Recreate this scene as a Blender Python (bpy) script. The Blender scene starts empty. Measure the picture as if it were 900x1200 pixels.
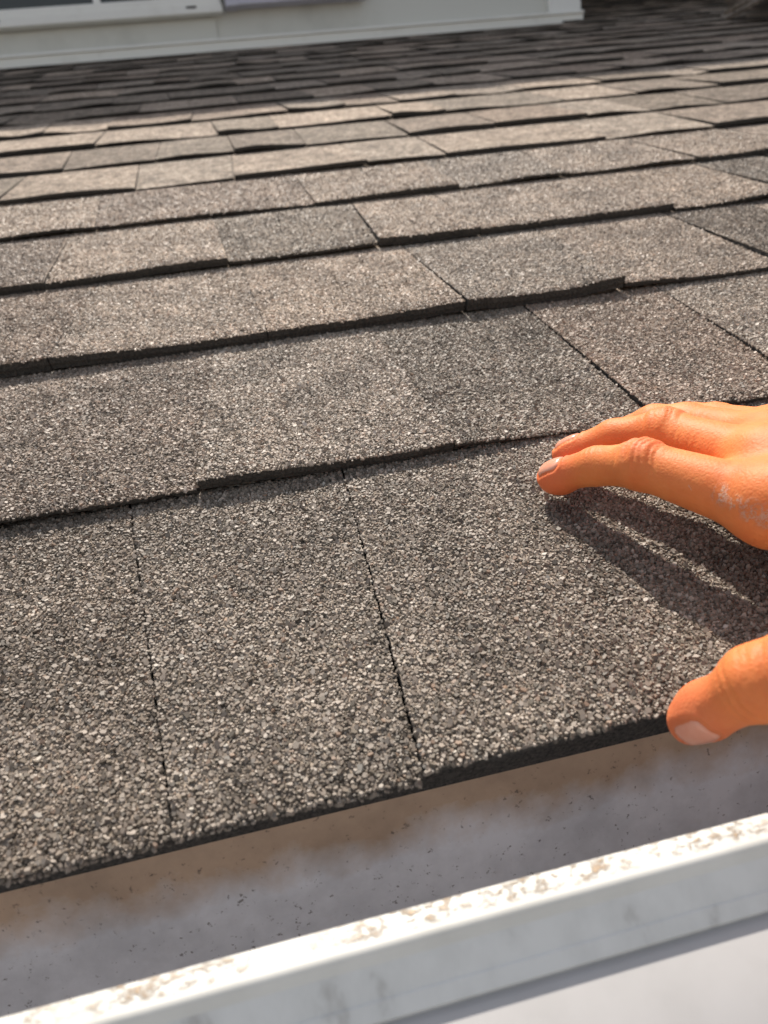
import bpy, math, random
import numpy as np

random.seed(7)
rng = np.random.default_rng(11)
S = bpy.context.scene
COL = S.collection

# ------------------------------------------------------------------ frame of the roof
# roof coordinates: u along the eave, v up the slope, w off the deck (metres); 4-in-12 pitch
PHI = math.atan(4 / 12)
CP, SP = math.cos(PHI), math.sin(PHI)
def G(u, v, w):
    return (u, v * CP - w * SP, v * SP + w * CP)
def rot_roof(d):
    return np.array([d[0], d[1] * CP - d[2] * SP, d[1] * SP + d[2] * CP])

# ------------------------------------------------------------------ camera
from mathutils import Matrix, Vector
pitch, roll, yaw = 0.613179, -0.0675104, 0.191976
cp, sp, cy, sy = math.cos(pitch), math.sin(pitch), math.cos(yaw), math.sin(yaw)
fw = np.array([sy * cp, cy * cp, -sp]); rt = np.array([cy, -sy, 0.0]); up = np.cross(rt, fw)
r2 = math.cos(roll) * rt + math.sin(roll) * up
u2 = -math.sin(roll) * rt + math.cos(roll) * up
X, Y, Z = rot_roof(r2), rot_roof(u2), -rot_roof(fw)
CAM_ROOF = (0.0, -0.11064, 0.160498)
cam_d = bpy.data.cameras.new("camera"); cam = bpy.data.objects.new("camera", cam_d); COL.objects.link(cam)
loc = G(*CAM_ROOF)
cam.matrix_world = Matrix(((X[0], Y[0], Z[0], loc[0]), (X[1], Y[1], Z[1], loc[1]), (X[2], Y[2], Z[2], loc[2]), (0, 0, 0, 1)))
cam_d.sensor_fit = 'VERTICAL'; cam_d.sensor_height = 24.0; cam_d.sensor_width = 18.0
cam_d.lens = 24.0 * 893.744 / 1200
cam_d.clip_start = 0.005; cam_d.clip_end = 500
cam_d.dof.use_dof = True; cam_d.dof.focus_distance = 0.27; cam_d.dof.aperture_fstop = 11.0
S.camera = cam

# ------------------------------------------------------------------ sky, sun, exposure
SUN_ROOF = np.array([-0.06, -1.27, -1.00])           # direction the light travels, roof frame
sd = rot_roof(SUN_ROOF); sd /= np.linalg.norm(sd)
W = bpy.data.worlds.new("World"); S.world = W; W.use_nodes = True
nt = W.node_tree; bg = nt.nodes["Background"]
sky = nt.nodes.new("ShaderNodeTexSky"); sky.sky_type = 'NISHITA'; sky.sun_disc = False
sky.sun_elevation = math.asin(-sd[2]); sky.sun_rotation = math.atan2(-sd[0], -sd[1])
sky.dust_density = 2.0; sky.air_density = 1.0
hs = nt.nodes.new("ShaderNodeHueSaturation"); hs.inputs["Saturation"].default_value = 0.45
nt.links.new(sky.outputs[0], hs.inputs["Color"]); nt.links.new(hs.outputs[0], bg.inputs[0]); bg.inputs[1].default_value = 0.125
sun_d = bpy.data.lights.new("sun", 'SUN'); sun = bpy.data.objects.new("sun", sun_d); COL.objects.link(sun)
sun_d.energy = 4.6; sun_d.angle = math.radians(0.55); sun_d.color = (1.0, 0.92, 0.82)
sun.rotation_euler = Vector(sd).to_track_quat('-Z', 'Y').to_euler(); sun.location = (0, 2, 8)
S.view_settings.view_transform = 'Standard'; S.view_settings.look = 'None'
S.view_settings.exposure = 0.33; S.view_settings.gamma = 1.0; S.view_settings.use_curve_mapping = False
S.cycles.max_bounces = 8; S.cycles.diffuse_bounces = 5

# ------------------------------------------------------------------ helpers
def link(o, parent=None):
    COL.objects.link(o)
    if parent is not None: o.parent = parent
    return o
def tag(o, label=None, cat=None, group=None, kind=None):
    for k, x in (("label", label), ("category", cat), ("group", group), ("kind", kind)):
        if x: o[k] = x
    return o
def empty(name, loc=(0, 0, 0), rx=0.0):
    o = bpy.data.objects.new(name, None); o.empty_display_size = 0.05
    o.location = loc; o.rotation_euler = (rx, 0, 0)
    return link(o)
def mesh_obj(name, verts, faces, mat, parent=None, smooth=False):
    m = bpy.data.meshes.new(name); m.from_pydata([tuple(map(float, v)) for v in verts], [], faces); m.validate()
    if mat: m.materials.append(mat)
    if smooth: m.polygons.foreach_set("use_smooth", [True] * len(m.polygons))
    m.update()
    return link(bpy.data.objects.new(name, m), parent)
def fast_mesh(name, V, T, mat, parent=None, smooth=False, nper=3):
    m = bpy.data.meshes.new(name)
    m.vertices.add(len(V)); m.vertices.foreach_set("co", np.ascontiguousarray(V, np.float32).ravel())
    T = np.ascontiguousarray(T, np.int32)
    m.loops.add(T.size); m.loops.foreach_set("vertex_index", T.ravel())
    m.polygons.add(len(T)); m.polygons.foreach_set("loop_start", np.arange(0, T.size, nper, dtype=np.int32))
    m.update(calc_edges=True)
    m.polygons.foreach_set("use_smooth", np.full(len(T), smooth, dtype=bool))
    m.materials.append(mat)
    return link(bpy.data.objects.new(name, m), parent)
def box(x0, x1, y0, y1, z0, z1):
    return ([(x0, y0, z0), (x1, y0, z0), (x1, y1, z0), (x0, y1, z0), (x0, y0, z1), (x1, y0, z1), (x1, y1, z1), (x0, y1, z1)],
            [(0, 3, 2, 1), (4, 5, 6, 7), (0, 1, 5, 4), (1, 2, 6, 5), (2, 3, 7, 6), (3, 0, 4, 7)])
def box_obj(name, b, mat, parent=None, bevel=0.0):
    v, f = box(*b); o = mesh_obj(name, v, f, mat, parent)
    if bevel:
        md = o.modifiers.new("bevel", 'BEVEL'); md.width = bevel; md.segments = 2
    return o

# ------------------------------------------------------------------ materials
def new_mat(name):
    m = bpy.data.materials.new(name); m.use_nodes = True
    t = m.node_tree; return m, t, t.nodes["Principled BSDF"]
def nd(t, typ, **kw):
    n = t.nodes.new(typ)
    for k, v in kw.items(): setattr(n, k, v)
    return n
def ramp(t, stops, interp='LINEAR'):
    n = t.nodes.new("ShaderNodeValToRGB"); n.color_ramp.interpolation = interp
    e = n.color_ramp.elements
    while len(e) < len(stops): e.new(0.5)
    for i, (p, c) in enumerate(stops):
        e[i].position = p; e[i].color = (c[0], c[1], c[2], 1) if not isinstance(c, (int, float)) else (c, c, c, 1)
    return n
def mix(t, a, b, fac, mode='MIX'):
    n = t.nodes.new("ShaderNodeMix"); n.data_type = 'RGBA'; n.blend_type = mode
    for sock, val in ((n.inputs[0], fac), (n.inputs[6], a), (n.inputs[7], b)):
        if hasattr(val, "links"): t.links.new(val, sock)
        else: sock.default_value = val if isinstance(val, (int, float)) else (val[0], val[1], val[2], 1)
    return n.outputs[2]
def noise(t, vec, scale, detail=4, rough=0.55):
    n = nd(t, "ShaderNodeTexNoise"); n.inputs["Scale"].default_value = scale
    n.inputs["Detail"].default_value = detail; n.inputs["Roughness"].default_value = rough
    t.links.new(vec, n.inputs["Vector"]); return n
GRAN = [(0.0, (0.070, 0.060, 0.050)), (0.10, (0.115, 0.100, 0.083)), (0.28, (0.158, 0.134, 0.112)), (0.52, (0.192, 0.163, 0.138)),
        (0.76, (0.228, 0.198, 0.171)), (0.90, (0.276, 0.246, 0.216)), (0.965, (0.18, 0.132, 0.102)), (0.99, (0.31, 0.290, 0.26))]
def gran(k): return [(p, tuple(min(0.62, x * k) for x in c)) for p, c in GRAN]

def granule_material():
    m, t, b = new_mat("stone_granules")
    g = nd(t, "ShaderNodeNewGeometry"); oi = nd(t, "ShaderNodeObjectInfo")
    r = ramp(t, gran(1.95), 'CONSTANT'); t.links.new(g.outputs["Random Per Island"], r.inputs[0])
    n = noise(t, g.outputs["Position"], 28, 4)
    rr = ramp(t, [(0.3, 0.72), (0.7, 1.2)]); t.links.new(n.outputs[0], rr.inputs[0])
    c = mix(t, r.outputs[0], rr.outputs[0], 1.0, 'MULTIPLY')
    c = mix(t, c, oi.outputs["Color"], 1.0, 'MULTIPLY')
    t.links.new(c, b.inputs["Base Color"])
    b.inputs["Roughness"].default_value = 0.55; b.inputs["Specular IOR Level"].default_value = 0.38
    return m
def shingle_material(bump=1.0):
    m, t, b = new_mat("asphalt_shingle")
    g = nd(t, "ShaderNodeNewGeometry"); oi = nd(t, "ShaderNodeObjectInfo")
    v = nd(t, "ShaderNodeTexVoronoi"); v.inputs["Scale"].default_value = 620
    t.links.new(g.outputs["Position"], v.inputs["Vector"])
    sep = nd(t, "ShaderNodeSeparateColor"); t.links.new(v.outputs["Color"], sep.inputs[0])
    r = ramp(t, gran(1.75), 'CONSTANT'); t.links.new(sep.outputs[0], r.inputs[0])
    n = noise(t, g.outputs["Position"], 28, 4)
    rr = ramp(t, [(0.3, 0.72), (0.7, 1.2)]); t.links.new(n.outputs[0], rr.inputs[0])
    n2 = noise(t, g.outputs["Position"], 110, 4, 0.7)
    r2_ = ramp(t, [(0.36, 0.6), (0.64, 1.4)]); t.links.new(n2.outputs[0], r2_.inputs[0])
    c = mix(t, r.outputs[0], rr.outputs[0], 1.0, 'MULTIPLY')
    c = mix(t, c, r2_.outputs[0], 1.0, 'MULTIPLY')
    c = mix(t, c, oi.outputs["Color"], 1.0, 'MULTIPLY')
    t.links.new(c, b.inputs["Base Color"])
    b.inputs["Roughness"].default_value = 0.8; b.inputs["Specular IOR Level"].default_value = 0.12
    bp_ = nd(t, "ShaderNodeBump"); bp_.inputs["Strength"].default_value = 0.9 * bump; bp_.inputs["Distance"].default_value = 0.0012
    bp_.invert = True
    t.links.new(v.outputs["Distance"], bp_.inputs["Height"]); t.links.new(bp_.outputs[0], b.inputs["Normal"])
    return m
def asphalt_material():
    m, t, b = new_mat("asphalt_mat")
    g = nd(t, "ShaderNodeNewGeometry"); n = noise(t, g.outputs["Position"], 900, 3)
    r = ramp(t, [(0.35, (0.020, 0.019, 0.017)), (0.75, (0.085, 0.075, 0.064))]); t.links.new(n.outputs[0], r.inputs[0])
    t.links.new(r.outputs[0], b.inputs["Base Color"]); b.inputs["Roughness"].default_value = 0.85
    bp_ = nd(t, "ShaderNodeBump"); bp_.inputs["Distance"].default_value = 0.0008; t.links.new(n.outputs[0], bp_.inputs["Height"])
    t.links.new(bp_.outputs[0], b.inputs["Normal"])
    return m
M_GRAN, M_SHIN, M_ASPH = granule_material(), shingle_material(), asphalt_material()

def painted(name, base, dirt, dscale=18, lo=0.5, hi=0.72, rough=0.45, amount=0.6, bump=0.0):
    m, t, b = new_mat(name)
    g = nd(t, "ShaderNodeNewGeometry")
    n = noise(t, g.outputs["Position"], dscale, 6, 0.6); r = ramp(t, [(lo, 0.0), (hi, amount)]); t.links.new(n.outputs[0], r.inputs[0])
    c = mix(t, base, dirt, r.outputs[0]); t.links.new(c, b.inputs["Base Color"])
    b.inputs["Roughness"].default_value = rough
    if bump:
        bp_ = nd(t, "ShaderNodeBump"); bp_.inputs["Distance"].default_value = bump; t.links.new(n.outputs[0], bp_.inputs["Height"])
        t.links.new(bp_.outputs[0], b.inputs["Normal"])
    return m
M_WHITE = painted("white_vinyl", (0.80, 0.79, 0.74), (0.45, 0.42, 0.36), 9, 0.5, 0.8, 0.4, 0.35)
M_CREAM = painted("cream_cladding", (0.62, 0.615, 0.56), (0.36, 0.35, 0.31), 5, 0.52, 0.76, 0.6, 0.4)
M_LAV = painted("pale_grey_panel", (0.50, 0.49, 0.56), (0.40, 0.39, 0.42), 14, 0.5, 0.8, 0.5, 0.4)
M_TRIM = painted("cream_trim", (0.82, 0.81, 0.74), (0.5, 0.47, 0.4), 16, 0.55, 0.8, 0.45, 0.4)

# gutter lip: chalky white paint with tan dirt crust along its middle
def lip_material():
    m, t, b = new_mat("chalky_white_gutter")
    g = nd(t, "ShaderNodeNewGeometry"); sx = nd(t, "ShaderNodeSeparateXYZ"); t.links.new(g.outputs["Position"], sx.inputs[0])
    mp = nd(t, "ShaderNodeMapping"); mp.inputs["Scale"].default_value = (0.7, 1.1, 1.0); t.links.new(g.outputs["Position"], mp.inputs[0])
    n = noise(t, mp.outputs[0], 640, 5, 0.65)
    big = noise(t, g.outputs["Position"], 34, 2)
    band = nd(t, "ShaderNodeMapRange", interpolation_type='SMOOTHSTEP'); band.inputs[1].default_value = -0.0445; band.inputs[2].default_value = -0.0425
    t.links.new(sx.outputs[1], band.inputs[0])
    fr = ramp(t, [(0.50, 0.0), (0.64, 1.0)]); t.links.new(n.outputs[0], fr.inputs[0])
    br = ramp(t, [(0.34, 0.0), (0.52, 1.0)]); t.links.new(big.outputs[0], br.inputs[0])
    m1 = nd(t, "ShaderNodeMath", operation='MULTIPLY'); t.links.new(fr.outputs[0], m1.inputs[0]); t.links.new(br.outputs[0], m1.inputs[1])
    m2 = nd(t, "ShaderNodeMath", operation='MULTIPLY'); t.links.new(m1.outputs[0], m2.inputs[0]); t.links.new(band.outputs[0], m2.inputs[1])
    r = ramp(t, [(0.0, 0.0), (1.0, 0.85)]); t.links.new(m2.outputs[0], r.inputs[0])
    n2 = noise(t, g.outputs["Position"], 60, 5)
    r3 = ramp(t, [(0.35, (0.72, 0.71, 0.66)), (0.7, (0.62, 0.61, 0.56))]); t.links.new(n2.outputs[0], r3.inputs[0])
    c = mix(t, r3.outputs[0], (0.44, 0.28, 0.14), r.outputs[0])
    t.links.new(c, b.inputs["Base Color"]); b.inputs["Roughness"].default_value = 0.5
    bp_ = nd(t, "ShaderNodeBump"); bp_.inputs["Distance"].default_value = 0.0004; t.links.new(r.outputs[0], bp_.inputs["Height"]); t.links.new(bp_.outputs[0], b.inputs["Normal"])
    return m
def face_material():
    m, t, b = new_mat("weathered_gutter_face")
    g = nd(t, "ShaderNodeNewGeometry")
    mp = nd(t, "ShaderNodeMapping"); mp.inputs["Scale"].default_value = (1.0, 1.0, 0.35); t.links.new(g.outputs["Position"], mp.inputs[0])
    n = noise(t, mp.outputs[0], 120, 6, 0.6); r = ramp(t, [(0.40, (0.72, 0.72, 0.69)), (0.58, (0.66, 0.66, 0.63)), (0.72, (0.46, 0.45, 0.42))]); t.links.new(n.outputs[0], r.inputs[0])
    t.links.new(r.outputs[0], b.inputs["Base Color"]); b.inputs["Roughness"].default_value = 0.45
    return m
def trough_material():
    m, t, b = new_mat("dirty_gutter_inside")
    g = nd(t, "ShaderNodeNewGeometry"); sx = nd(t, "ShaderNodeSeparateXYZ"); t.links.new(g.outputs["Position"], sx.inputs[0])
    n = noise(t, g.outputs["Position"], 45, 6, 0.62)
    h = nd(t, "ShaderNodeMapRange"); h.inputs[1].default_value = -0.044; h.inputs[2].default_value = -0.014; t.links.new(sx.outputs[2], h.inputs[0])
    a = nd(t, "ShaderNodeMath", operation='MULTIPLY_ADD'); a.inputs[1].default_value = 0.9; t.links.new(n.outputs[0], a.inputs[0]); t.links.new(h.outputs[0], a.inputs[2])
    r = ramp(t, [(0.55, 0.0), (1.30, 1.0)]); t.links.new(a.outputs[0], r.inputs[0])
    base = mix(t, (0.80, 0.80, 0.83), (0.54, 0.38, 0.26), r.outputs[0])
    sp_ = noise(t, g.outputs["Position"], 520, 4, 0.65); sr = ramp(t, [(0.63, 0.0), (0.70, 0.75)]); t.links.new(sp_.outputs[0], sr.inputs[0])
    base = mix(t, base, (0.09, 0.065, 0.05), sr.outputs[0])
    sm = noise(t, g.outputs["Position"], 38, 6, 0.65); smr = ramp(t, [(0.38, 1.0), (0.66, 0.74)]); t.links.new(sm.outputs[0], smr.inputs[0])
    base = mix(t, base, smr.outputs[0], 1.0, 'MULTIPLY')
    t.links.new(base, b.inputs["Base Color"]); b.inputs["Roughness"].default_value = 0.5
    return m
M_LIP, M_FACE, M_TROUGH = lip_material(), face_material(), trough_material()

def glass_material():
    m, t, b = new_mat("window_glass")
    b.inputs["Base Color"].default_value = (0.05, 0.055, 0.05, 1); b.inputs["Roughness"].default_value = 0.06
    return m
M_GLASS = glass_material()
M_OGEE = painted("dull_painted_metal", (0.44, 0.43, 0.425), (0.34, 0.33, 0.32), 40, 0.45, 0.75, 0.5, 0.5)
M_DARK = painted("hole_shade", (0.03, 0.03, 0.03), (0.05, 0.05, 0.05), 30)  # near-black colour stands in for the shade inside the weep holes
M_WOOD = painted("fascia_wood", (0.62, 0.60, 0.55), (0.35, 0.32, 0.28), 12)
M_GROUND = painted("concrete_paving", (0.42, 0.40, 0.37), (0.28, 0.26, 0.23), 3, 0.4, 0.65, 0.9, 0.8)

# ------------------------------------------------------------------ ground
g = mesh_obj("ground", [(-80, -80, -3.2), (80, -80, -3.2), (80, 80, -3.2), (-80, 80, -3.2)], [(0, 1, 2, 3)], M_GROUND)
tag(g, kind="structure")

# ------------------------------------------------------------------ roof of laminated shingles
E = 0.143
roof = empty("roof", (0, 0, 0), PHI)
tag(roof, "sunlit brown-grey asphalt shingle roof sloping up from gutter to the cream wall", "roof")
T_HI, T_LO = 0.0063, 0.0036
WALL_V = 2.65

def wave(u, n):           # gentle buckling of a course along the eave
    return 0.0 if n == 0 else 0.0013 * (1.0 + np.sin(u * 15.0 + n * 2.3) * 0.8 + np.sin(u * 43.0 + n * 5.1) * 0.35)
def surf_w(s, t):          # height of a tab's face, s = share of the exposure above its butt
    return t * (1 - s) + 0.0006 * s
def tab_geometry(n, lb, lt, rb, rt_, t, nx, dv=0.0, rough=0.0007, warp=0.0):
    """solid slab: butt at v = n*E + dv; left edge lb (bottom) to lt (top of exposure), right edge rb to rt_"""
    V, F = [], []
    r = random.Random(hash((n, round(lb, 4))) & 0xffff)
    ss = (0.0, 0.08, 0.45, 0.8, 1.16)
    def pt(a, s, dw=0.0, inset=0.0):
        ul = lb + (lt - lb) * s; ur = rb + (rt_ - rb) * s
        lift = (warp * math.sin(a * 5.1 + n) + wave(ul + (ur - ul) * a, n)) * max(0, 1 - s)
        return (ul + (ur - ul) * a, n * E + dv + s * E + inset, surf_w(s, t) + dw + lift)
    jit = [r.uniform(-rough, rough) for _ in range(nx + 1)]
    rows = []
    for k, s in enumerate(ss):
        row = []
        for i in range(nx + 1):
            p = pt(i / nx, s)
            if k == 0: p = (p[0], p[1] + jit[i], p[2] - 0.0004)
            row.append(len(V)); V.append(p)
        rows.append(row)
    th = t * 0.52
    low1, low2, low3 = [], [], []
    for i in range(nx + 1):                     # butt: upper ply, a recess, lower ply
        p = pt(i / nx, 0); y = p[1] + jit[i]
        low1.append(len(V)); V.append((p[0], y + 0.0002, p[2] - th))
        low2.append(len(V)); V.append((p[0], y + 0.0016, p[2] - th - 0.0002))
        low3.append(len(V)); V.append((p[0], y + 0.0016 + r.uniform(-0.0003, 0.0003), p[2] - t + 0.0003))
    back = []
    for i in range(nx + 1):
        p = pt(i / nx, ss[-1]); back.append(len(V)); V.append((p[0], p[1], -0.0035))
    n_top = 0
    for k in range(len(ss) - 1):
        for i in range(nx): F.append((rows[k][i], rows[k][i + 1], rows[k + 1][i + 1], rows[k + 1][i])); n_top += 1
    for a_, b_ in ((rows[0], low1), (low1, low2), (low2, low3)):
        for i in range(nx): F.append((b_[i], b_[i + 1], a_[i + 1], a_[i]))
    for side in (0, nx):                        # sides
        loop = [rows[k][side] for k in range(len(ss))] + [back[side], low3[side], low2[side], low1[side]]
        F.append(tuple(loop if side == 0 else loop[::-1]))
    return V, F, n_top

def build_tab(n, lb, lt, rb, rt_, t, tone, nx=8, dv=0.0, warp=0.0):
    V, F, n_top = tab_geometry(n, lb, lt, rb, rt_, t, nx, dv, warp=warp)
    o = mesh_obj("shingle", V, F, M_SHIN, roof)
    o.data.materials.append(M_ASPH)
    for i, p in enumerate(o.data.polygons):
        if i >= n_top: p.material_index = 1
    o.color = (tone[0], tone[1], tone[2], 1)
    return o

def granules(o, n, lb, lt, rb, rt_, t, tone, spacing, ring, u0, u1, dv=0.0, warp=0.0, size=1.0):
    """loose stone grains bedded in a tab's face: angular little lumps"""
    L, Rr = min(lb, lt), max(rb, rt_)
    L, Rr = max(L, u0), min(Rr, u1)
    if Rr - L < 0.003: return
    nu, nv = int((Rr - L) / spacing), int((E * 1.02) / (spacing * 0.9))
    iu, iv = np.meshgrid(np.arange(nu), np.arange(-1 if t < 0.003 else 0, nv))
    uu = L + (iu + 0.5 * (iv % 2) + rng.uniform(-.48, .48, iu.shape)) * spacing
    vv = (iv + rng.uniform(-.45, .45, iu.shape)) * spacing * 0.9
    uu, vv = uu.ravel(), vv.ravel()
    s = vv / E
    ul = lb + (lt - lb) * s; ur = rb + (rt_ - rb) * s
    keep = (uu > ul - 0.0002) & (uu < ur + 0.0002)
    uu, vv, s, ul, ur = uu[keep], vv[keep], s[keep], ul[keep], ur[keep]
    a = (uu - ul) / (ur - ul)
    ww = surf_w(s, t) + (warp * np.sin(a * 5.1 + n) + wave(uu, n)) * np.maximum(0, 1 - s)
    ww = ww + 1.4 * np.minimum(vv, 0); vv = np.maximum(vv, -0.0004)      # grains round over the butt edge
    N = len(uu)
    rad = size * np.clip(rng.lognormal(math.log(0.00074), 0.30, N), 0.0004, 0.00135)
    hgt = rad * rng.uniform(0.55, 1.05, N) * (0.88, 0.78, 0.52, 0.38, 0.30)[n]
    K = ring
    ang = (np.arange(K)[None] + rng.uniform(-.35, .35, (N, K))) * 2 * math.pi / K
    ang += rng.uniform(0, 6.28, N)[:, None]
    el = rng.uniform(0.65, 1.0, N)[:, None]
    rr = rad[:, None] * rng.uniform(0.8, 1.15, (N, K))
    bx, by = rr * np.cos(ang), rr * np.sin(ang) * el
    th = rng.uniform(0, 6.28, N)[:, None]; bx, by = bx * np.cos(th) - by * np.sin(th), bx * np.sin(th) + by * np.cos(th)
    top = rng.uniform(0.55, 0.85, (N, 1))
    tx, ty = rng.normal(0, .36, (N, 1)), rng.normal(0, .36, (N, 1))     # tilt of the grain
    h = hgt[:, None]
    lay = [np.stack([bx, by, -0.35 * h + 0.3 * (tx * bx + ty * by)], -1), np.stack([bx * top, by * top, h * 0.85 + (tx * bx + ty * by) * top], -1)]
    V = np.concatenate(lay, 1)
    V[..., 0] += uu[:, None]; V[..., 1] += (n * E + dv + vv)[:, None]; V[..., 2] += ww[:, None]
    tri = []
    for l in (0,):
        for i in range(K):
            j = (i + 1) % K; A, B, C, D = l * K + i, l * K + j, (l + 1) * K + j, (l + 1) * K + i
            tri += [(A, B, C), (A, C, D)]
    for i in range(1, K - 1): tri.append((K, K + i, K + i + 1))
    tri = np.array(tri)
    T = (tri[None] + (np.arange(N) * 2 * K)[:, None, None]).reshape(-1, 3)
    c = fast_mesh("granules", V.reshape(-1, 3), T, M_GRAN, o)
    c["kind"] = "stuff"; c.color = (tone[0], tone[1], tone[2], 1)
    return len(T)

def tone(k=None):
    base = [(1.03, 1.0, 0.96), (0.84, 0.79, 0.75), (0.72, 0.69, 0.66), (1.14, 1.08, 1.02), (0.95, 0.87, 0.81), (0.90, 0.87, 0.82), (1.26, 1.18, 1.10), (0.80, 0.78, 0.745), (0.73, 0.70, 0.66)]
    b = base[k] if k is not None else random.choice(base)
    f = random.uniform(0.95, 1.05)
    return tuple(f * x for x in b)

# joints read off the roof: (u at the butt, u at the top of the exposure) in millimetres, then
# the tabs between them: (high or low ply, tone)
MEASURED = {
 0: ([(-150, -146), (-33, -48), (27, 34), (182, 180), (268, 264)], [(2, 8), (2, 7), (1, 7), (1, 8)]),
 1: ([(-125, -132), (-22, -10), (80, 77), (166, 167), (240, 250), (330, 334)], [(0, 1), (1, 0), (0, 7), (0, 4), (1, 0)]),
 2: ([(-210, -204), (-93, -80), (20, 16), (132, 131), (228, 232), (330, 336)], [(3, 4), (3, 3), (1, 6), (1, 0), (0, 3)]),
 3: ([(-240, -236), (-113, -112), (8, 4), (114, 122), (190, 195), (345, 347), (440, 446)], [(1, 1), (1, 6), (0, 5), (1, 6), (1, 3), (0, 6)]),
 4: ([(-210, -215), (-91, -97), (91, 92), (220, 224), (320, 331), (451, 451), (570, 566)], [(0, 6), (0, 4), (1, 6), (0, 0), (0, 3), (1, 6)]),
 5: ([(-190, -186), (-64, -65), (32, 38), (168, 164), (252, 257), (432, 438), (560, 566)], [(1, 3), (0, 0), (1, 3), (0, 0), (1, 3), (0, 0)]),
}
def u_range(v):           # what the photograph spans at slope distance v
    d = v + 0.111
    return -0.06 - 0.18 * d, 0.07 + 0.73 * d
NMAX = 29
ENDS = {}
BV, BF, BT = [], [], []
N_TABS = 0
for n in range(0, NMAX):
    v = n * E
    lo, hi = u_range(v)
    if v + E > WALL_V: lo = 1.24
    if v > 2.0: hi = min(hi, 1.56 + 0.66 * (v - 2.1) + 0.30)
    if n in MEASURED:
        J, K = MEASURED[n]; J = [(a / 1000, b / 1000) for a, b in J]; K = list(K)
    else:
        x = lo - random.uniform(0, 0.1); J = [(x, x + random.uniform(-.006, .006))]; K = []
    while J[-1][0] < hi:
        x = J[-1][0] + random.choice((0.075, 0.095, 0.11, 0.13, 0.17)) * random.uniform(0.9, 1.1)
        J.append((x, x + random.uniform(-.007, .007))); K.append((None, None))
    while J[0][0] > lo:
        x = J[0][0] - random.choice((0.075, 0.095, 0.11, 0.13, 0.17)) * random.uniform(0.9, 1.1)
        J.insert(0, (x, x + random.uniform(-.007, .007))); K.insert(0, (None, None))
    ENDS[n] = (J[0][0], J[-1][0])
    last = 0
    for i in range(len(J) - 1):
        (lb, lt), (rb, rt_) = J[i], J[i + 1]
        hk, tk = K[i]
        if hk is None: hk = 1 - min(last, 1) if random.random() < 0.72 else min(last, 1)
        last = hk
        t = (T_LO, T_HI, 0.0022, 0.0072)[hk] * random.uniform(0.92, 1.1) * (0.58, 0.95, 1.12, 1.0, 0.95, 0.9)[min(n, 5)]
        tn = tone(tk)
        gap = random.uniform(0.0005, 0.0013) if lb > 0.1 and n else (0.0005 if n == 0 else 0.00035)
        dv = random.uniform(-0.0012, 0.0012) if n not in (0, 1) else 0.0
        warp = random.uniform(0, 0.0016) if n else 0.0004
        a = (n, lb + gap, lt + gap, rb - 0.0004, rt_ - 0.0004, t)
        if N_TABS >= 300:                      # past the nearest 300: joined below
            V, F, nt_ = tab_geometry(*a, 1, dv)
            k = len(BV); BV += V; BF += [tuple(i_ + k for i_ in f) for f in F]; BT += [0 if i_ < nt_ else 1 for i_ in range(len(F))]
            continue
        N_TABS += 1
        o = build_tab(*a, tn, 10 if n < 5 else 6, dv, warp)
        if n <= 4:
            sp_ = (0.00100, 0.00110, 0.00140, 0.00165, 0.0019)[n]
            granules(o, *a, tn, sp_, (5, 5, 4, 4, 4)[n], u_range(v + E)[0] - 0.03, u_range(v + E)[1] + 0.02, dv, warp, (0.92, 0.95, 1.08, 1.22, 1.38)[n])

deck_v1 = 5.6
o = mesh_obj("roof_deck", [(-3, 0.012, -0.0045), (4.2, 0.012, -0.0045), (4.2, deck_v1, -0.0045), (-3, deck_v1, -0.0045),
                           (-3, 0.012, -0.022), (4.2, 0.012, -0.022), (4.2, deck_v1, -0.022), (-3, deck_v1, -0.022)],
             [(0, 1, 2, 3), (4, 7, 6, 5), (0, 4, 5, 1), (1, 5, 6, 2), (2, 6, 7, 3), (3, 7, 4, 0)], M_ASPH, roof)
# the rest of the slope to either side and above: tabs joined in one piece
for n in range(0, 38):
    if n < NMAX:
        spans = [(-2.9, ENDS[n][0]), (ENDS[n][1], 4.1)]
        if (n + 1) * E > WALL_V: spans = spans[1:]
    else: spans = [(1.2, 4.1)]
    for a, b in spans:
        x = a
        while x < b:
            wdt = random.choice((0.09, 0.11, 0.13, 0.16, 0.19)); x1 = min(x + wdt, b)
            V, F, nt_ = tab_geometry(n, x + .0005, x + .0005, x1 - .0005, x1 - .0005, random.choice((T_HI, T_LO)), 1)
            k = len(BV); BV += V; BF += [tuple(i + k for i in f) for f in F]; BT += [0 if i < nt_ else 1 for i in range(len(F))]
            x = x1
o = mesh_obj("shingle_field", BV, BF, M_SHIN, roof); o.data.materials.append(M_ASPH); o["kind"] = "stuff"
o.data.polygons.foreach_set("material_index", BT[:len(o.data.polygons)]); o.color = (0.95, 0.9, 0.87, 1)

# fascia under the eave
fas = box_obj("fascia_board", (-3, 4.2, 0.026, 0.05, -0.20, -0.012), M_WOOD)
tag(fas, "pale fascia board behind the gutter under the roof edge", "fascia")

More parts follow.
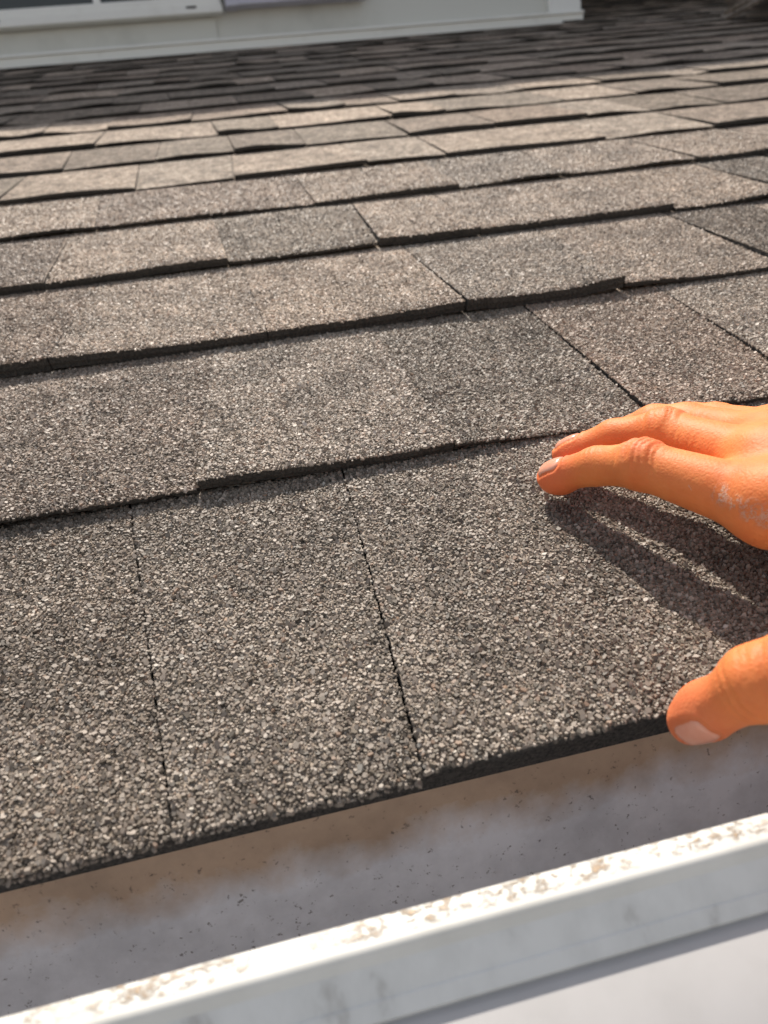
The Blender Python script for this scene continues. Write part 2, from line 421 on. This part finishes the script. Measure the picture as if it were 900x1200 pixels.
# ------------------------------------------------------------------ gutter
gut = empty("gutter", (0, 0, -0.08))
tag(gut, "chalky white metal gutter with tan dirt on its lip along the eave", "gutter")
def extrude(name, prof, thick, mat, x0=-3.0, x1=4.2, nseg=60, wob=0.0):
    """sheet metal of a given gauge swept along the eave; prof is a list of (y, z) in metres"""
    P = np.array(prof); d = np.gradient(P, axis=0); d /= np.linalg.norm(d, axis=1)[:, None]
    nrm = np.stack([-d[:, 1], d[:, 0]], 1); Q = P + nrm * thick
    ring = np.concatenate([P, Q[::-1]]); k = len(ring); V, F = [], []
    for i in range(nseg + 1):
        x = x0 + (x1 - x0) * i / nseg
        wz = wob * math.sin(x * 9.0) + 0.5 * wob * math.sin(x * 23 + 1)
        for y, z in ring: V.append((x, y, z + 0.08 + wz))
    for i in range(nseg):
        for j in range(k):
            a, b = i * k + j, i * k + (j + 1) % k
            F.append((a, b, b + k, a + k))
    F.append(tuple(range(k))[::-1]); F.append(tuple(nseg * k + j for j in range(k)))
    o = mesh_obj(name, V, F, mat, gut, smooth=True)
    md = o.modifiers.new("edges", 'EDGE_SPLIT'); md.split_angle = math.radians(35)
    return o
def arc(cy_, cz_, r, a0, a1, k=6):
    return [(cy_ + r * math.cos(math.radians(a0 + (a1 - a0) * i / k)), cz_ + r * math.sin(math.radians(a0 + (a1 - a0) * i / k))) for i in range(k + 1)]
# inside: back wall, floor, up the front to under the lip
extrude("trough", [(0.022, -0.008), (0.022, -0.072)] + arc(0.014, -0.072, 0.008, 0, -90) + [(-0.078, -0.080)] + arc(-0.078, -0.072, 0.008, -90, -180) + [(-0.086, -0.050)], 0.0009, M_TROUGH)
# lip: hemmed flat top, rounded over to the face
extrude("lip", [(-0.0408, -0.008), (-0.0390, 0.0)] + arc(-0.0402, 0.0014, 0.0013, 0, 90, 4) + [(-0.0432, 0.0020)] + arc(-0.0440, 0.0000, 0.0018, 90, 165, 6) + [(-0.0468, -0.0022)], 0.0008, M_LIP, wob=0.0003)
# front: flat band with a crease, a groove, then the rounded ogee down to the bottom
extrude("front_face", [(-0.0456, -0.0012), (-0.0486, -0.0064), (-0.0490, -0.0066), (-0.0505, -0.0090), (-0.0500, -0.0098)], -0.0007, M_FACE, wob=0.0003)
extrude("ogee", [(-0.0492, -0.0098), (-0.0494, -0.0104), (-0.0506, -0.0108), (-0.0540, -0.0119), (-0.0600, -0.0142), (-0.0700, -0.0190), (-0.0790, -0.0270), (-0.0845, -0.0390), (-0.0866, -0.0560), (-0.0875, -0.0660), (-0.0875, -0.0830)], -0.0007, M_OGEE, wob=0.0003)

# ------------------------------------------------------------------ dormer wall at the head of the slope
YW, ZB = WALL_V * CP, WALL_V * SP
dor = empty("dormer", (0.4, YW, ZB))
tag(dor, "cream shaded wall with white window at the top of the roof", "dormer")
def dbox(name, x0, x1, y0, y1, z0, z1, mat, parent=None, bevel=0.002):
    o = box_obj(name, (x0 - 0.4, x1 - 0.4, y0 - YW, y1 - YW, z0 - ZB, z1 - ZB), mat, dor if parent is None else parent, bevel)
    return o
WT = ZB + 1.31
dbox("wall", -2.2, 1.22, YW, YW + 0.10, ZB - 0.15, WT, M_CREAM)
dbox("wall", 1.20, 1.27, YW + 0.03, YW + 2.9, ZB - 0.15, WT, M_CREAM)          # return wall running up the slope
dbox("corner_post", 1.188, 1.299, YW - 0.022, YW + 0.10, ZB - 0.01, WT, M_WHITE)
tr = dbox("base_trim", -2.2, 1.300, YW - 0.034, YW - 0.002, ZB - 0.020, ZB + 0.016, M_TRIM)
dbox("drip_lip", -2.2, 1.302, YW - 0.040, YW - 0.030, ZB + 0.011, ZB + 0.020, M_WHITE, bevel=0.003)
dbox("panel", -2.2, 0.125, YW - 0.008, YW - 0.001, ZB + 0.018, ZB + 0.083, M_CREAM)
win = dbox("window", -2.1, 0.150, YW - 0.004, YW + 0.02, 0.928, 1.9, M_WHITE)
dor_win = win
def wbox(name, x0, x1, y0, y1, z0, z1, mat, bevel=0.002):
    return dbox(name, x0, x1, y0, y1, z0, z1, mat, dor_win, bevel)
wbox("bottom_rail", -2.1, 0.150, YW - 0.045, YW - 0.005, 0.924, 0.946, M_WHITE, 0.003)
wbox("sash_rail", -2.1, 0.148, YW - 0.036, YW - 0.0045, 0.9475, 0.972, M_WHITE, 0.003)
wbox("stile", 0.070, 0.149, YW - 0.040, YW - 0.0042, 0.9735, 1.9, M_WHITE, 0.003)
wbox("pane", -2.1, 0.069, YW - 0.012, YW - 0.006, 0.974, 1.9, M_GLASS, 0.0)
wbox("muntin", -0.215, -0.195, YW - 0.02, YW - 0.0125, 0.974, 1.9, M_WHITE, 0.001)
wbox("weep_hole", -0.520, -0.478, YW - 0.0465, YW - 0.044, 0.938, 0.9445, M_DARK, 0.001)
wbox("weep_hole", 0.045, 0.075, YW - 0.0465, YW - 0.044, 0.938, 0.9445, M_DARK, 0.001)
wbox("weep_hole", -1.20, -1.17, YW - 0.0465, YW - 0.044, 0.938, 0.9445, M_DARK, 0.001)
bay = dbox("shutter", 0.166, 0.590, YW - 0.055, YW - 0.011, 0.936, 1.88, M_LAV, bevel=0.003)
dbox("shutter_frame", 0.160, 0.196, YW - 0.060, YW - 0.0112, 0.933, 1.884, M_LAV, bay, 0.002)
# unseen eave slab of the dormer, stretched right past its wall to shade the slope
dbox("eave", -2.5, 3.6, YW - 0.10, YW + 3.4, WT + 0.001, WT + 0.16, M_WHITE)

# ------------------------------------------------------------------ side roof beyond the valley at upper right
gable = empty("gable_roof", G(1.57, 2.13, 0))
tag(gable, "shaded shingle slope turning up beyond the valley at the far top right", "roof")
A0 = np.array(G(1.46, 2.10, 0.0)); A1 = np.array(G(1.46 + 0.64 * 2.6, 2.10 + 2.6, 0.0))
vd = A1 - A0; yh = np.array([0, 1.0, 0])
nn = np.cross(vd, yh); nn /= np.linalg.norm(nn)
if nn[2] < 0: nn = -nn
fall = np.cross(yh, nn); fall /= np.linalg.norm(fall)                # across its courses
if fall[2] < 0: fall = -fall                                          # points up the side slope
org = np.array(gable.location)
def side_pt(a, b, c): return A0 + yh * b + fall * a + nn * c - org
def valley_b(a):         # where the valley meets this height on the side slope
    q = a * fall[2] / vd[2]; p_ = A0 + vd * q
    return (p_ - A0 - fall * a)[1]
for k in range(0, 16):
    a0, a1 = k * E, (k + 1) * E + 0.02
    b0 = valley_b(a0) - 0.02; b = b0 - random.uniform(0, 0.05); end = b0 - 2.2
    while b > end:
        w_ = random.choice((0.11, 0.14, 0.18)); t = random.choice((T_HI, T_LO))
        V = [side_pt(a0, b, t), side_pt(a0, b - w_ + .001, t), side_pt(a1, b - w_ + .001, 0.0006), side_pt(a1, b, 0.0006),
             side_pt(a0, b, -0.004), side_pt(a0, b - w_ + .001, -0.004), side_pt(a1, b - w_ + .001, -0.004), side_pt(a1, b, -0.004)]
        o = mesh_obj("shingle", V, [(0, 1, 2, 3), (4, 7, 6, 5), (0, 4, 5, 1), (1, 5, 6, 2), (2, 6, 7, 3), (3, 7, 4, 0)], M_SHIN, gable)
        tn = tone(); o.color = (*tn, 1)
        b -= w_
        if k > 7: break

# ------------------------------------------------------------------ the hand (millimetres, roof frame)
def vec(*a): return np.array(a, float)
def unit(a): return a / np.linalg.norm(a)
C_CAM = np.array(CAM_ROOF) * 1000
I3, I2, I1, I0 = vec(103.5, 101, 10.6), vec(112.8, 88.0, 21.2), vec(120.5, 73.5, 28.5), vec(140, 37, 32.5)
M3, M2, M1, M0 = vec(114.5, 113.0, 10.8), vec(127.5, 104.0, 20.5), vec(139.0, 92.0, 26.8), vec(152, 55, 32.5)
R3, R2, R1, R0 = vec(138, 121, 9.6), vec(149, 114, 17), vec(157, 106, 19), vec(164, 70, 29)
L3, L2, L1, L0 = vec(160, 125, 8.5), vec(167, 118, 14), vec(172, 110, 16), vec(175, 80, 25)
T3, T2, T1, T0 = vec(91.5, -8, 10.0), vec(99.5, -15.5, 29), vec(122, -22, 50), vec(158, -22, 64)
WR, FA = vec(188, -20, 64), vec(340, -285, 195)
PRIM = []      # (a, b, ra, rb, k)
def chain(pts, rs, k=2.5):
    for i in range(len(pts) - 1): PRIM.append((pts[i], pts[i + 1], rs[i], rs[i + 1], k))
chain([I3, I2, I1, I0], [5.7, 6.4, 7.5, 10.0]); chain([M3, M2, M1, M0], [5.8, 6.6, 7.8, 10.2])
chain([R3, R2, R1, R0], [6.3, 7.2, 8.4, 10.2]); chain([L3, L2, L1, L0], [5.4, 6.2, 7.2, 9.4])
W1, W2, W3, W4 = WR + vec(-8, -14, 0), WR + vec(-2, -4, 3), WR + vec(5, 5, -3), WR + vec(11, 13, -9)
for a, b in ((I0, W1), (M0, W2), (R0, W3), (L0, W4)): PRIM.append((a, b, 10.6, 15.5, 7.0))
chain([T3, T2, T1, T0], [5.5, 7.6, 8.4, 14.0], 3.0); PRIM.append((T0, W1, 15, 16, 8.0)); PRIM.append((T1 + vec(6, 0, 3), I0 + vec(10, -12, 2), 6.5, 8.0, 6.0))
PRIM.append((0.5 * (I0 + M0), 0.5 * (W1 + W2), 10, 15, 6.0)); PRIM.append((0.5 * (M0 + R0), 0.5 * (W2 + W3), 10, 15, 6.0))
PRIM.append((W2, FA + vec(-8, -10, 0), 19, 30, 9.0)); PRIM.append((W3, FA + vec(12, 12, 0), 19, 31, 9.0))
# knuckles, finger pads
def ball(c, r, k): PRIM.append((c, c + vec(0, 0, 0.01), r, r, k))
def dors(a, b, c):      # back-of-finger direction at the middle joint
    d = unit(c - a); x = b - 0.5 * (a + c); return unit(x - d * (x @ d))
dI, dM, dR = dors(I3, I1, I0), dors(M3, M1, M0), dors(R3, R1, R0)
dI = unit(dI + 0.35 * vec(0, 0, 1)); dM = unit(dM + 0.35 * vec(0, 0, 1))
ball(I1 + dI * 0.7, 7.5, 4); ball(M1 + dM * 0.7, 7.8, 4); ball(I0 + vec(-1, 0, 1.5), 9.6, 6); ball(M0 + vec(-1, 0, 1.5), 10, 6)
ball(I3 - dI * 0.9 + unit(I2 - I3) * 3.5, 6.0, 3); ball(M3 - dM * 0.9 + unit(M2 - M3) * 3.5, 6.1, 3)
ax_T = unit(T3 - T2)
camd = unit(C_CAM - T3); dT = 0.75 * camd - 0.62 * u2; dT = unit(dT - ax_T * (dT @ ax_T))
ball(T3 - dT * 1.4 - ax_T * 5.0, 6.2, 4); ball(T2 + dT * 0.5, 7.6, 3)

dIn, dMn = unit(dI + 0.45 * unit(C_CAM - I3)), unit(dM + 0.45 * unit(C_CAM - M3))
NAILS = [(I3, I2, dIn, -7.0, 3.4, 4.3), (M3, M2, dMn, -7.0, 3.4, 4.3), (R3, R2, dR, -6.0, 3.2, 4.1), (L3, L2, dors(L3, L1, L0), -5.0, 2.8, 3.5), (T3, T2, dT, -7.6, 2.2, 4.3)]
def nail_fold(P):
    d = np.zeros(P.shape[:-1])
    for tip, prev, dorsal, s0, s1, half in NAILS:
        ax = unit(tip - prev); up_ = unit(dorsal - ax * (dorsal @ ax)); sd_ = np.cross(ax, up_); q = P - tip
        e = ((np.abs(q @ sd_) / half) ** 3.2 + (np.abs(q @ ax - 0.5 * (s0 + s1)) / (0.5 * (s1 - s0))) ** 3.2) ** (1 / 3.2)
        on = np.clip((q @ up_) / 2.0, 0, 1)
        d += on * (0.42 * np.exp(-((e - 1.03) / 0.075) ** 2) - 0.28 * np.exp(-((e - 1.24) / 0.11) ** 2))
    return d
def round_cone(P, a, b, ra, rb):
    ab = b - a; L2_ = ab @ ab
    h = np.clip(((P - a) @ ab) / L2_, 0, 1)
    d = P - a - h[..., None] * ab
    return np.sqrt((d * d).sum(-1)) - (ra + (rb - ra) * h)
def smin(a, b, k):
    h = np.clip(0.5 + 0.5 * (b - a) / k, 0, 1)
    return b + (a - b) * h - k * h * (1 - h)
CREASE = [  # centre, direction along the finger, dorsal direction, offsets, depth
  (I1, unit(unit(I1 - I0) + unit(I3 - I1)), dI, (-6.4, -4.9, -2.4, -1.0, 1.4, 2.5, 5.2), 0.85, 9.5),
  (M1, unit(unit(M1 - M0) + unit(M3 - M1)), dM, (-5.9, -3.2, -1.9, 0.6, 2.0, 4.9), 0.8, 9.5),
  (I2, unit(I3 - I1), dI, (-2.4, -0.6, 1.2), 0.45, 7.0),
  (T2, unit(unit(T2 - T1) + unit(T3 - T2)), unit(dT + 0.6 * u2), (-4.9, -2.0, -0.6, 2.9, 5.0), 0.65, 10.0)]
def detail(P):
    d = np.zeros(P.shape[:-1])
    for c, t, n_, offs, dep, rad in CREASE:
        q = P - c; s_ = q @ t; lat = q @ np.cross(t, n_); up_ = q @ n_
        m = np.exp(-(q * q).sum(-1) / (2 * rad * rad)) * np.clip(0.35 + up_ / 8.0, 0, 1)
        wob = 0.55 * np.sin(lat * 0.55 + c[0]) + 0.018 * lat * lat
        for i, o_ in enumerate(offs):
            d += dep * m * np.exp(-((s_ - o_ * (1 + 0.03 * abs(lat).clip(0, 8)) + wob * (0.6 + 0.25 * (i % 3))) / 0.46) ** 2)
    return d
def sdf_at(P):
    d = None
    for a, b, ra, rb, k in PRIM:
        e = round_cone(P, a, b, ra, rb); d = e if d is None else smin(d, e, k)
    return d + detail(P) + nail_fold(P)
def axis_pts(f0, f1, step, lo, hi, grow=1.12):
    mid = list(np.arange(f0, f1, step)); s_ = step; x = f1; r_ = []
    while x < hi: r_.append(x); s_ = min(s_ * grow, 6); x += s_
    s_ = step; x = f0 - step; l_ = []
    while x > lo: l_.append(x); s_ = min(s_ * grow, 6); x -= s_
    return np.array(l_[::-1] + mid + r_)
gx, gy, gz = axis_pts(80, 150, 0.62, 78, 372), axis_pts(-32, 124, 0.62, -330, 128), axis_pts(0, 62, 0.62, -2, 236)
SH = (len(gx), len(gy), len(gz))
D = np.full(SH, 20.0, np.float32)
for a, b, ra, rb, k in PRIM:
    pad = max(ra, rb) + 10; lo_, hi_ = np.minimum(a, b) - pad, np.maximum(a, b) + pad
    sl = tuple(slice(max(0, np.searchsorted(g_, l) - 1), min(len(g_), np.searchsorted(g_, h) + 1)) for g_, l, h in zip((gx, gy, gz), lo_, hi_))
    A_, B_, C_ = np.meshgrid(gx[sl[0]], gy[sl[1]], gz[sl[2]], indexing='ij')
    P = np.stack([A_, B_, C_], -1)
    D[sl] = smin(D[sl], round_cone(P, a, b, ra, rb), k)
for c, t, n_, offs, dep, rad in CREASE:
    pad = 2.6 * rad
    sl = tuple(slice(np.searchsorted(g_, c[i] - pad), np.searchsorted(g_, c[i] + pad)) for i, g_ in enumerate((gx, gy, gz)))
    A_, B_, C_ = np.meshgrid(gx[sl[0]], gy[sl[1]], gz[sl[2]], indexing='ij')
    old = CREASE; CR = [(c, t, n_, offs, dep, rad)]
    keep_ = CREASE[:]; CREASE[:] = CR
    D[sl] += detail(np.stack([A_, B_, C_], -1)).astype(np.float32)
    CREASE[:] = keep_
for tip, prev, dorsal, s0, s1, half in NAILS:
    sl = tuple(slice(np.searchsorted(g_, tip[i] - 14), np.searchsorted(g_, tip[i] + 14)) for i, g_ in enumerate((gx, gy, gz)))
    A_, B_, C_ = np.meshgrid(gx[sl[0]], gy[sl[1]], gz[sl[2]], indexing='ij')
    keep_ = NAILS[:]; NAILS[:] = [(tip, prev, dorsal, s0, s1, half)]
    D[sl] += nail_fold(np.stack([A_, B_, C_], -1)).astype(np.float32)
    NAILS[:] = keep_
D[0] = D[-1] = 5; D[:, 0] = D[:, -1] = 5; D[:, :, 0] = D[:, :, -1] = 5
def surface_nets(D, gx, gy, gz):
    ins = D < 0
    nx_, ny_, nz_ = D.shape
    cnt = np.zeros((nx_ - 1, ny_ - 1, nz_ - 1), np.int8)
    for dx in (0, 1):
        for dy in (0, 1):
            for dz in (0, 1): cnt += ins[dx:nx_ - 1 + dx, dy:ny_ - 1 + dy, dz:nz_ - 1 + dz]
    act = np.argwhere((cnt > 0) & (cnt < 8))
    idx = np.full(cnt.shape, -1, np.int32); idx[tuple(act.T)] = np.arange(len(act))
    acc = np.zeros((len(act), 3)); num = np.zeros(len(act))
    gs = (gx, gy, gz); corner = [(a, b, c) for a in (0, 1) for b in (0, 1) for c in (0, 1)]
    for i, ca in enumerate(corner):
        for cb in corner[i + 1:]:
            if sum(abs(p - q) for p, q in zip(ca, cb)) != 1: continue
            ia, ib = act + ca, act + cb
            da, db = D[tuple(ia.T)], D[tuple(ib.T)]
            x = (da < 0) != (db < 0)
            t = np.where(x, da / np.where(x, da - db, 1), 0)
            for k in range(3):
                pa, pb = gs[k][ia[:, k]], gs[k][ib[:, k]]
                acc[:, k] += np.where(x, pa + (pb - pa) * t, 0)
            num += x
    V = acc / num[:, None]
    quads = []
    for ax in range(3):
        o1, o2 = [(1, 2), (2, 0), (0, 1)][ax]
        sl0 = [slice(None)] * 3; sl1 = [slice(None)] * 3; sl0[ax] = slice(0, -1); sl1[ax] = slice(1, None)
        ch = np.argwhere(ins[tuple(sl0)] != ins[tuple(sl1)])
        ok = (ch[:, o1] > 0) & (ch[:, o2] > 0); ch = ch[ok]
        flip = ins[tuple(sl0)][tuple(ch.T)]
        e1 = np.zeros(3, int); e2 = np.zeros(3, int); e1[o1] = 1; e2[o2] = 1
        q = np.stack([idx[tuple((ch - e1 - e2).T)], idx[tuple((ch - e2).T)], idx[tuple(ch.T)], idx[tuple((ch - e1).T)]], 1)
        q[~flip] = q[~flip][:, ::-1]
        quads.append(q)
    return V, np.concatenate(quads)
HV, HQ = surface_nets(D, gx, gy, gz)

def skin_material():
    m, t, b = new_mat("tanned_skin")
    tc = nd(t, "ShaderNodeTexCoord"); P = tc.outputs["Object"]
    n = noise(t, P, 55, 5, 0.6)
    r = ramp(t, [(0.30, (0.72, 0.195, 0.060)), (0.50, (0.79, 0.240, 0.073)), (0.70, (0.84, 0.290, 0.092))]); t.links.new(n.outputs[0], r.inputs[0])
    col = r.outputs[0]
    # redder fingertips
    for c_, rad_, colr, amt in ((I3, 0.020, (0.78, 0.17, 0.07), 0.75), (T3, 0.026, (0.72, 0.18, 0.085), 0.6), (M3, 0.018, (0.78, 0.2, 0.08), 0.5), (I1 + dI * 8, 0.012, (0.74, 0.15, 0.06), 0.55), (M1 + dM * 8, 0.012, (0.74, 0.15, 0.06), 0.55)):
        dn = nd(t, "ShaderNodeVectorMath", operation='DISTANCE'); t.links.new(P, dn.inputs[0]); dn.inputs[1].default_value = tuple(c_ / 1000)
        mr = nd(t, "ShaderNodeMapRange", interpolation_type='SMOOTHSTEP'); mr.inputs[1].default_value = rad_; mr.inputs[2].default_value = rad_ * 0.2
        mr.inputs[3].default_value = 0; mr.inputs[4].default_value = amt
        t.links.new(dn.outputs["Value"], mr.inputs[0]); col = mix(t, col, colr, mr.outputs[0])
    # dry flaking white skin on the side of the index knuckle
    fl = noise(t, P, 260, 6, 0.7); ridge = nd(t, "ShaderNodeMath", operation='SUBTRACT'); ridge.inputs[1].default_value = 0.5; t.links.new(fl.outputs[0], ridge.inputs[0])
    ab = nd(t, "ShaderNodeMath", operation='ABSOLUTE'); t.links.new(ridge.outputs[0], ab.inputs[0])
    rl = ramp(t, [(0.010, 1.0), (0.034, 0.0)]); t.links.new(ab.outputs[0], rl.inputs[0])
    flake = None
    for c_, rad_ in FLAKES:
        dn = nd(t, "ShaderNodeVectorMath", operation='DISTANCE'); t.links.new(P, dn.inputs[0]); dn.inputs[1].default_value = tuple(c_ / 1000)
        mr = nd(t, "ShaderNodeMapRange", interpolation_type='SMOOTHSTEP'); mr.inputs[1].default_value = rad_; mr.inputs[2].default_value = rad_ * 0.35
        mr.inputs[3].default_value = 0; mr.inputs[4].default_value = 1; t.links.new(dn.outputs["Value"], mr.inputs[0])
        if flake is None: flake = mr.outputs[0]
        else:
            mx = nd(t, "ShaderNodeMath", operation='MAXIMUM'); t.links.new(flake, mx.inputs[0]); t.links.new(mr.outputs[0], mx.inputs[1]); flake = mx.outputs[0]
    ml = nd(t, "ShaderNodeMath", operation='MULTIPLY'); t.links.new(flake, ml.inputs[0]); t.links.new(rl.outputs[0], ml.inputs[1])
    ml2 = nd(t, "ShaderNodeMath", operation='MULTIPLY'); t.links.new(ml.outputs[0], ml2.inputs[0]); ml2.inputs[1].default_value = 0.55
    col = mix(t, col, (0.88, 0.72, 0.58), ml2.outputs[0])
    t.links.new(col, b.inputs["Base Color"]); b.inputs["Roughness"].default_value = 0.55
    b.inputs["Specular IOR Level"].default_value = 0.25
    b.inputs["Subsurface Weight"].default_value = 0.35; b.inputs["Subsurface Radius"].default_value = (1.0, 0.35, 0.18); b.inputs["Subsurface Scale"].default_value = 0.003
    v = nd(t, "ShaderNodeTexVoronoi"); v.feature = "DISTANCE_TO_EDGE"; v.inputs["Scale"].default_value = 780; t.links.new(P, v.inputs["Vector"])
    fine = noise(t, P, 700, 4, 0.6)
    sm = nd(t, "ShaderNodeMath", operation='ADD'); t.links.new(v.outputs["Distance"], sm.inputs[0]); t.links.new(fine.outputs[0], sm.inputs[1])
    b1 = nd(t, "ShaderNodeBump"); b1.inputs["Strength"].default_value = 0.5; b1.inputs["Distance"].default_value = 0.00028; t.links.new(sm.outputs[0], b1.inputs["Height"])
    b2 = nd(t, "ShaderNodeBump"); b2.inputs["Strength"].default_value = 0.8; b2.inputs["Distance"].default_value = 0.0003; t.links.new(ml.outputs[0], b2.inputs["Height"])
    t.links.new(b1.outputs[0], b2.inputs["Normal"]); t.links.new(b2.outputs[0], b.inputs["Normal"])
    return m
def surf_on_ray(px, py):          # where a sight line through the photograph meets the hand
    d = unit((px - 450) / 893.744 * r2 - (py - 600) / 893.744 * u2 + fw)
    x = C_CAM.copy() + d * 120
    for _ in range(80):
        e = float(sdf_at(x[None])[0]); x = x + d * max(e, 0.02) * 0.8
        if e < 0.05: break
    return x
FLAKES = [(surf_on_ray(*q), r_) for q, r_ in (((845, 580), 0.0042), ((862, 592), 0.0036), ((880, 600), 0.0046), ((896, 606), 0.0046), ((808, 572), 0.0012))]
M_SKIN = skin_material()
hand = fast_mesh("hand", HV / 1000, HQ, M_SKIN, None, True, 4)
hand.rotation_euler = (PHI, 0, 0)
tag(hand, "bare tanned right hand with fingertips on the shingles reaching in from the right", "hand")

# fingernails: thin curved plates laid on the fingertip
def nail_material():
    m, t, b = new_mat("fingernail")
    tc = nd(t, "ShaderNodeTexCoord"); n = noise(t, tc.outputs["Object"], 300, 3)
    r = ramp(t, [(0.3, (0.80, 0.33, 0.21)), (0.7, (0.83, 0.40, 0.27))]); t.links.new(n.outputs[0], r.inputs[0])
    t.links.new(r.outputs[0], b.inputs["Base Color"]); b.inputs["Roughness"].default_value = 0.22
    b.inputs["Subsurface Weight"].default_value = 0.2; b.inputs["Subsurface Radius"].default_value = (1, 0.5, 0.4); b.inputs["Subsurface Scale"].default_value = 0.001
    return m
M_NAIL = nail_material()
def nail(tip, prev, dorsal, s0, s1, half):
    """grid over s (along the finger, mm past the tip joint centre) and angle about the finger"""
    ax = unit(tip - prev); up_ = unit(dorsal - ax * (dorsal @ ax)); sd_ = np.cross(ax, up_)
    NS, NA = 15, 13; V = []
    for i in range(NS):
        f = i / (NS - 1); s_ = s0 + (s1 - s0) * f
        e0 = max(1 - abs(2 * f - 1) ** 3.2, 0.06) ** (1 / 3.2)            # rounded ends
        for j in range(NA):
            g_ = 2 * j / (NA - 1) - 1
            lat = half * e0 * g_
            o_ = tip + ax * s_ + sd_ * lat + up_ * 16
            x = o_.copy()
            for _ in range(60):
                e = float(sdf_at(x[None])[0])
                if e < 0.03: break
                x = x - up_ * max(e * 0.85, 0.02)
                if (x - tip) @ up_ < -1: break
            edge = max(abs(g_), abs(2 * f - 1)) ** 6
            V.append(x + up_ * (0.22 - 0.30 * edge))
    V = np.array(V); low = V - up_ * 0.7
    F = []
    for i in range(NS - 1):
        for j in range(NA - 1):
            a = i * NA + j; F.append((a, a + 1, a + NA + 1, a + NA))
    n0 = len(V); F += [tuple(n0 + q for q in f[::-1]) for f in F]
    rim = [j for j in range(NA)] + [i * NA + NA - 1 for i in range(1, NS)] + [(NS - 1) * NA + j for j in range(NA - 2, -1, -1)] + [i * NA for i in range(NS - 2, 0, -1)]
    for a, b in zip(rim, rim[1:] + rim[:1]): F.append((b, a, a + n0, b + n0))
    return mesh_obj("fingernail", np.concatenate([V, low]) / 1000, F, M_NAIL, hand, smooth=True)
for a_ in NAILS: nail(*a_)
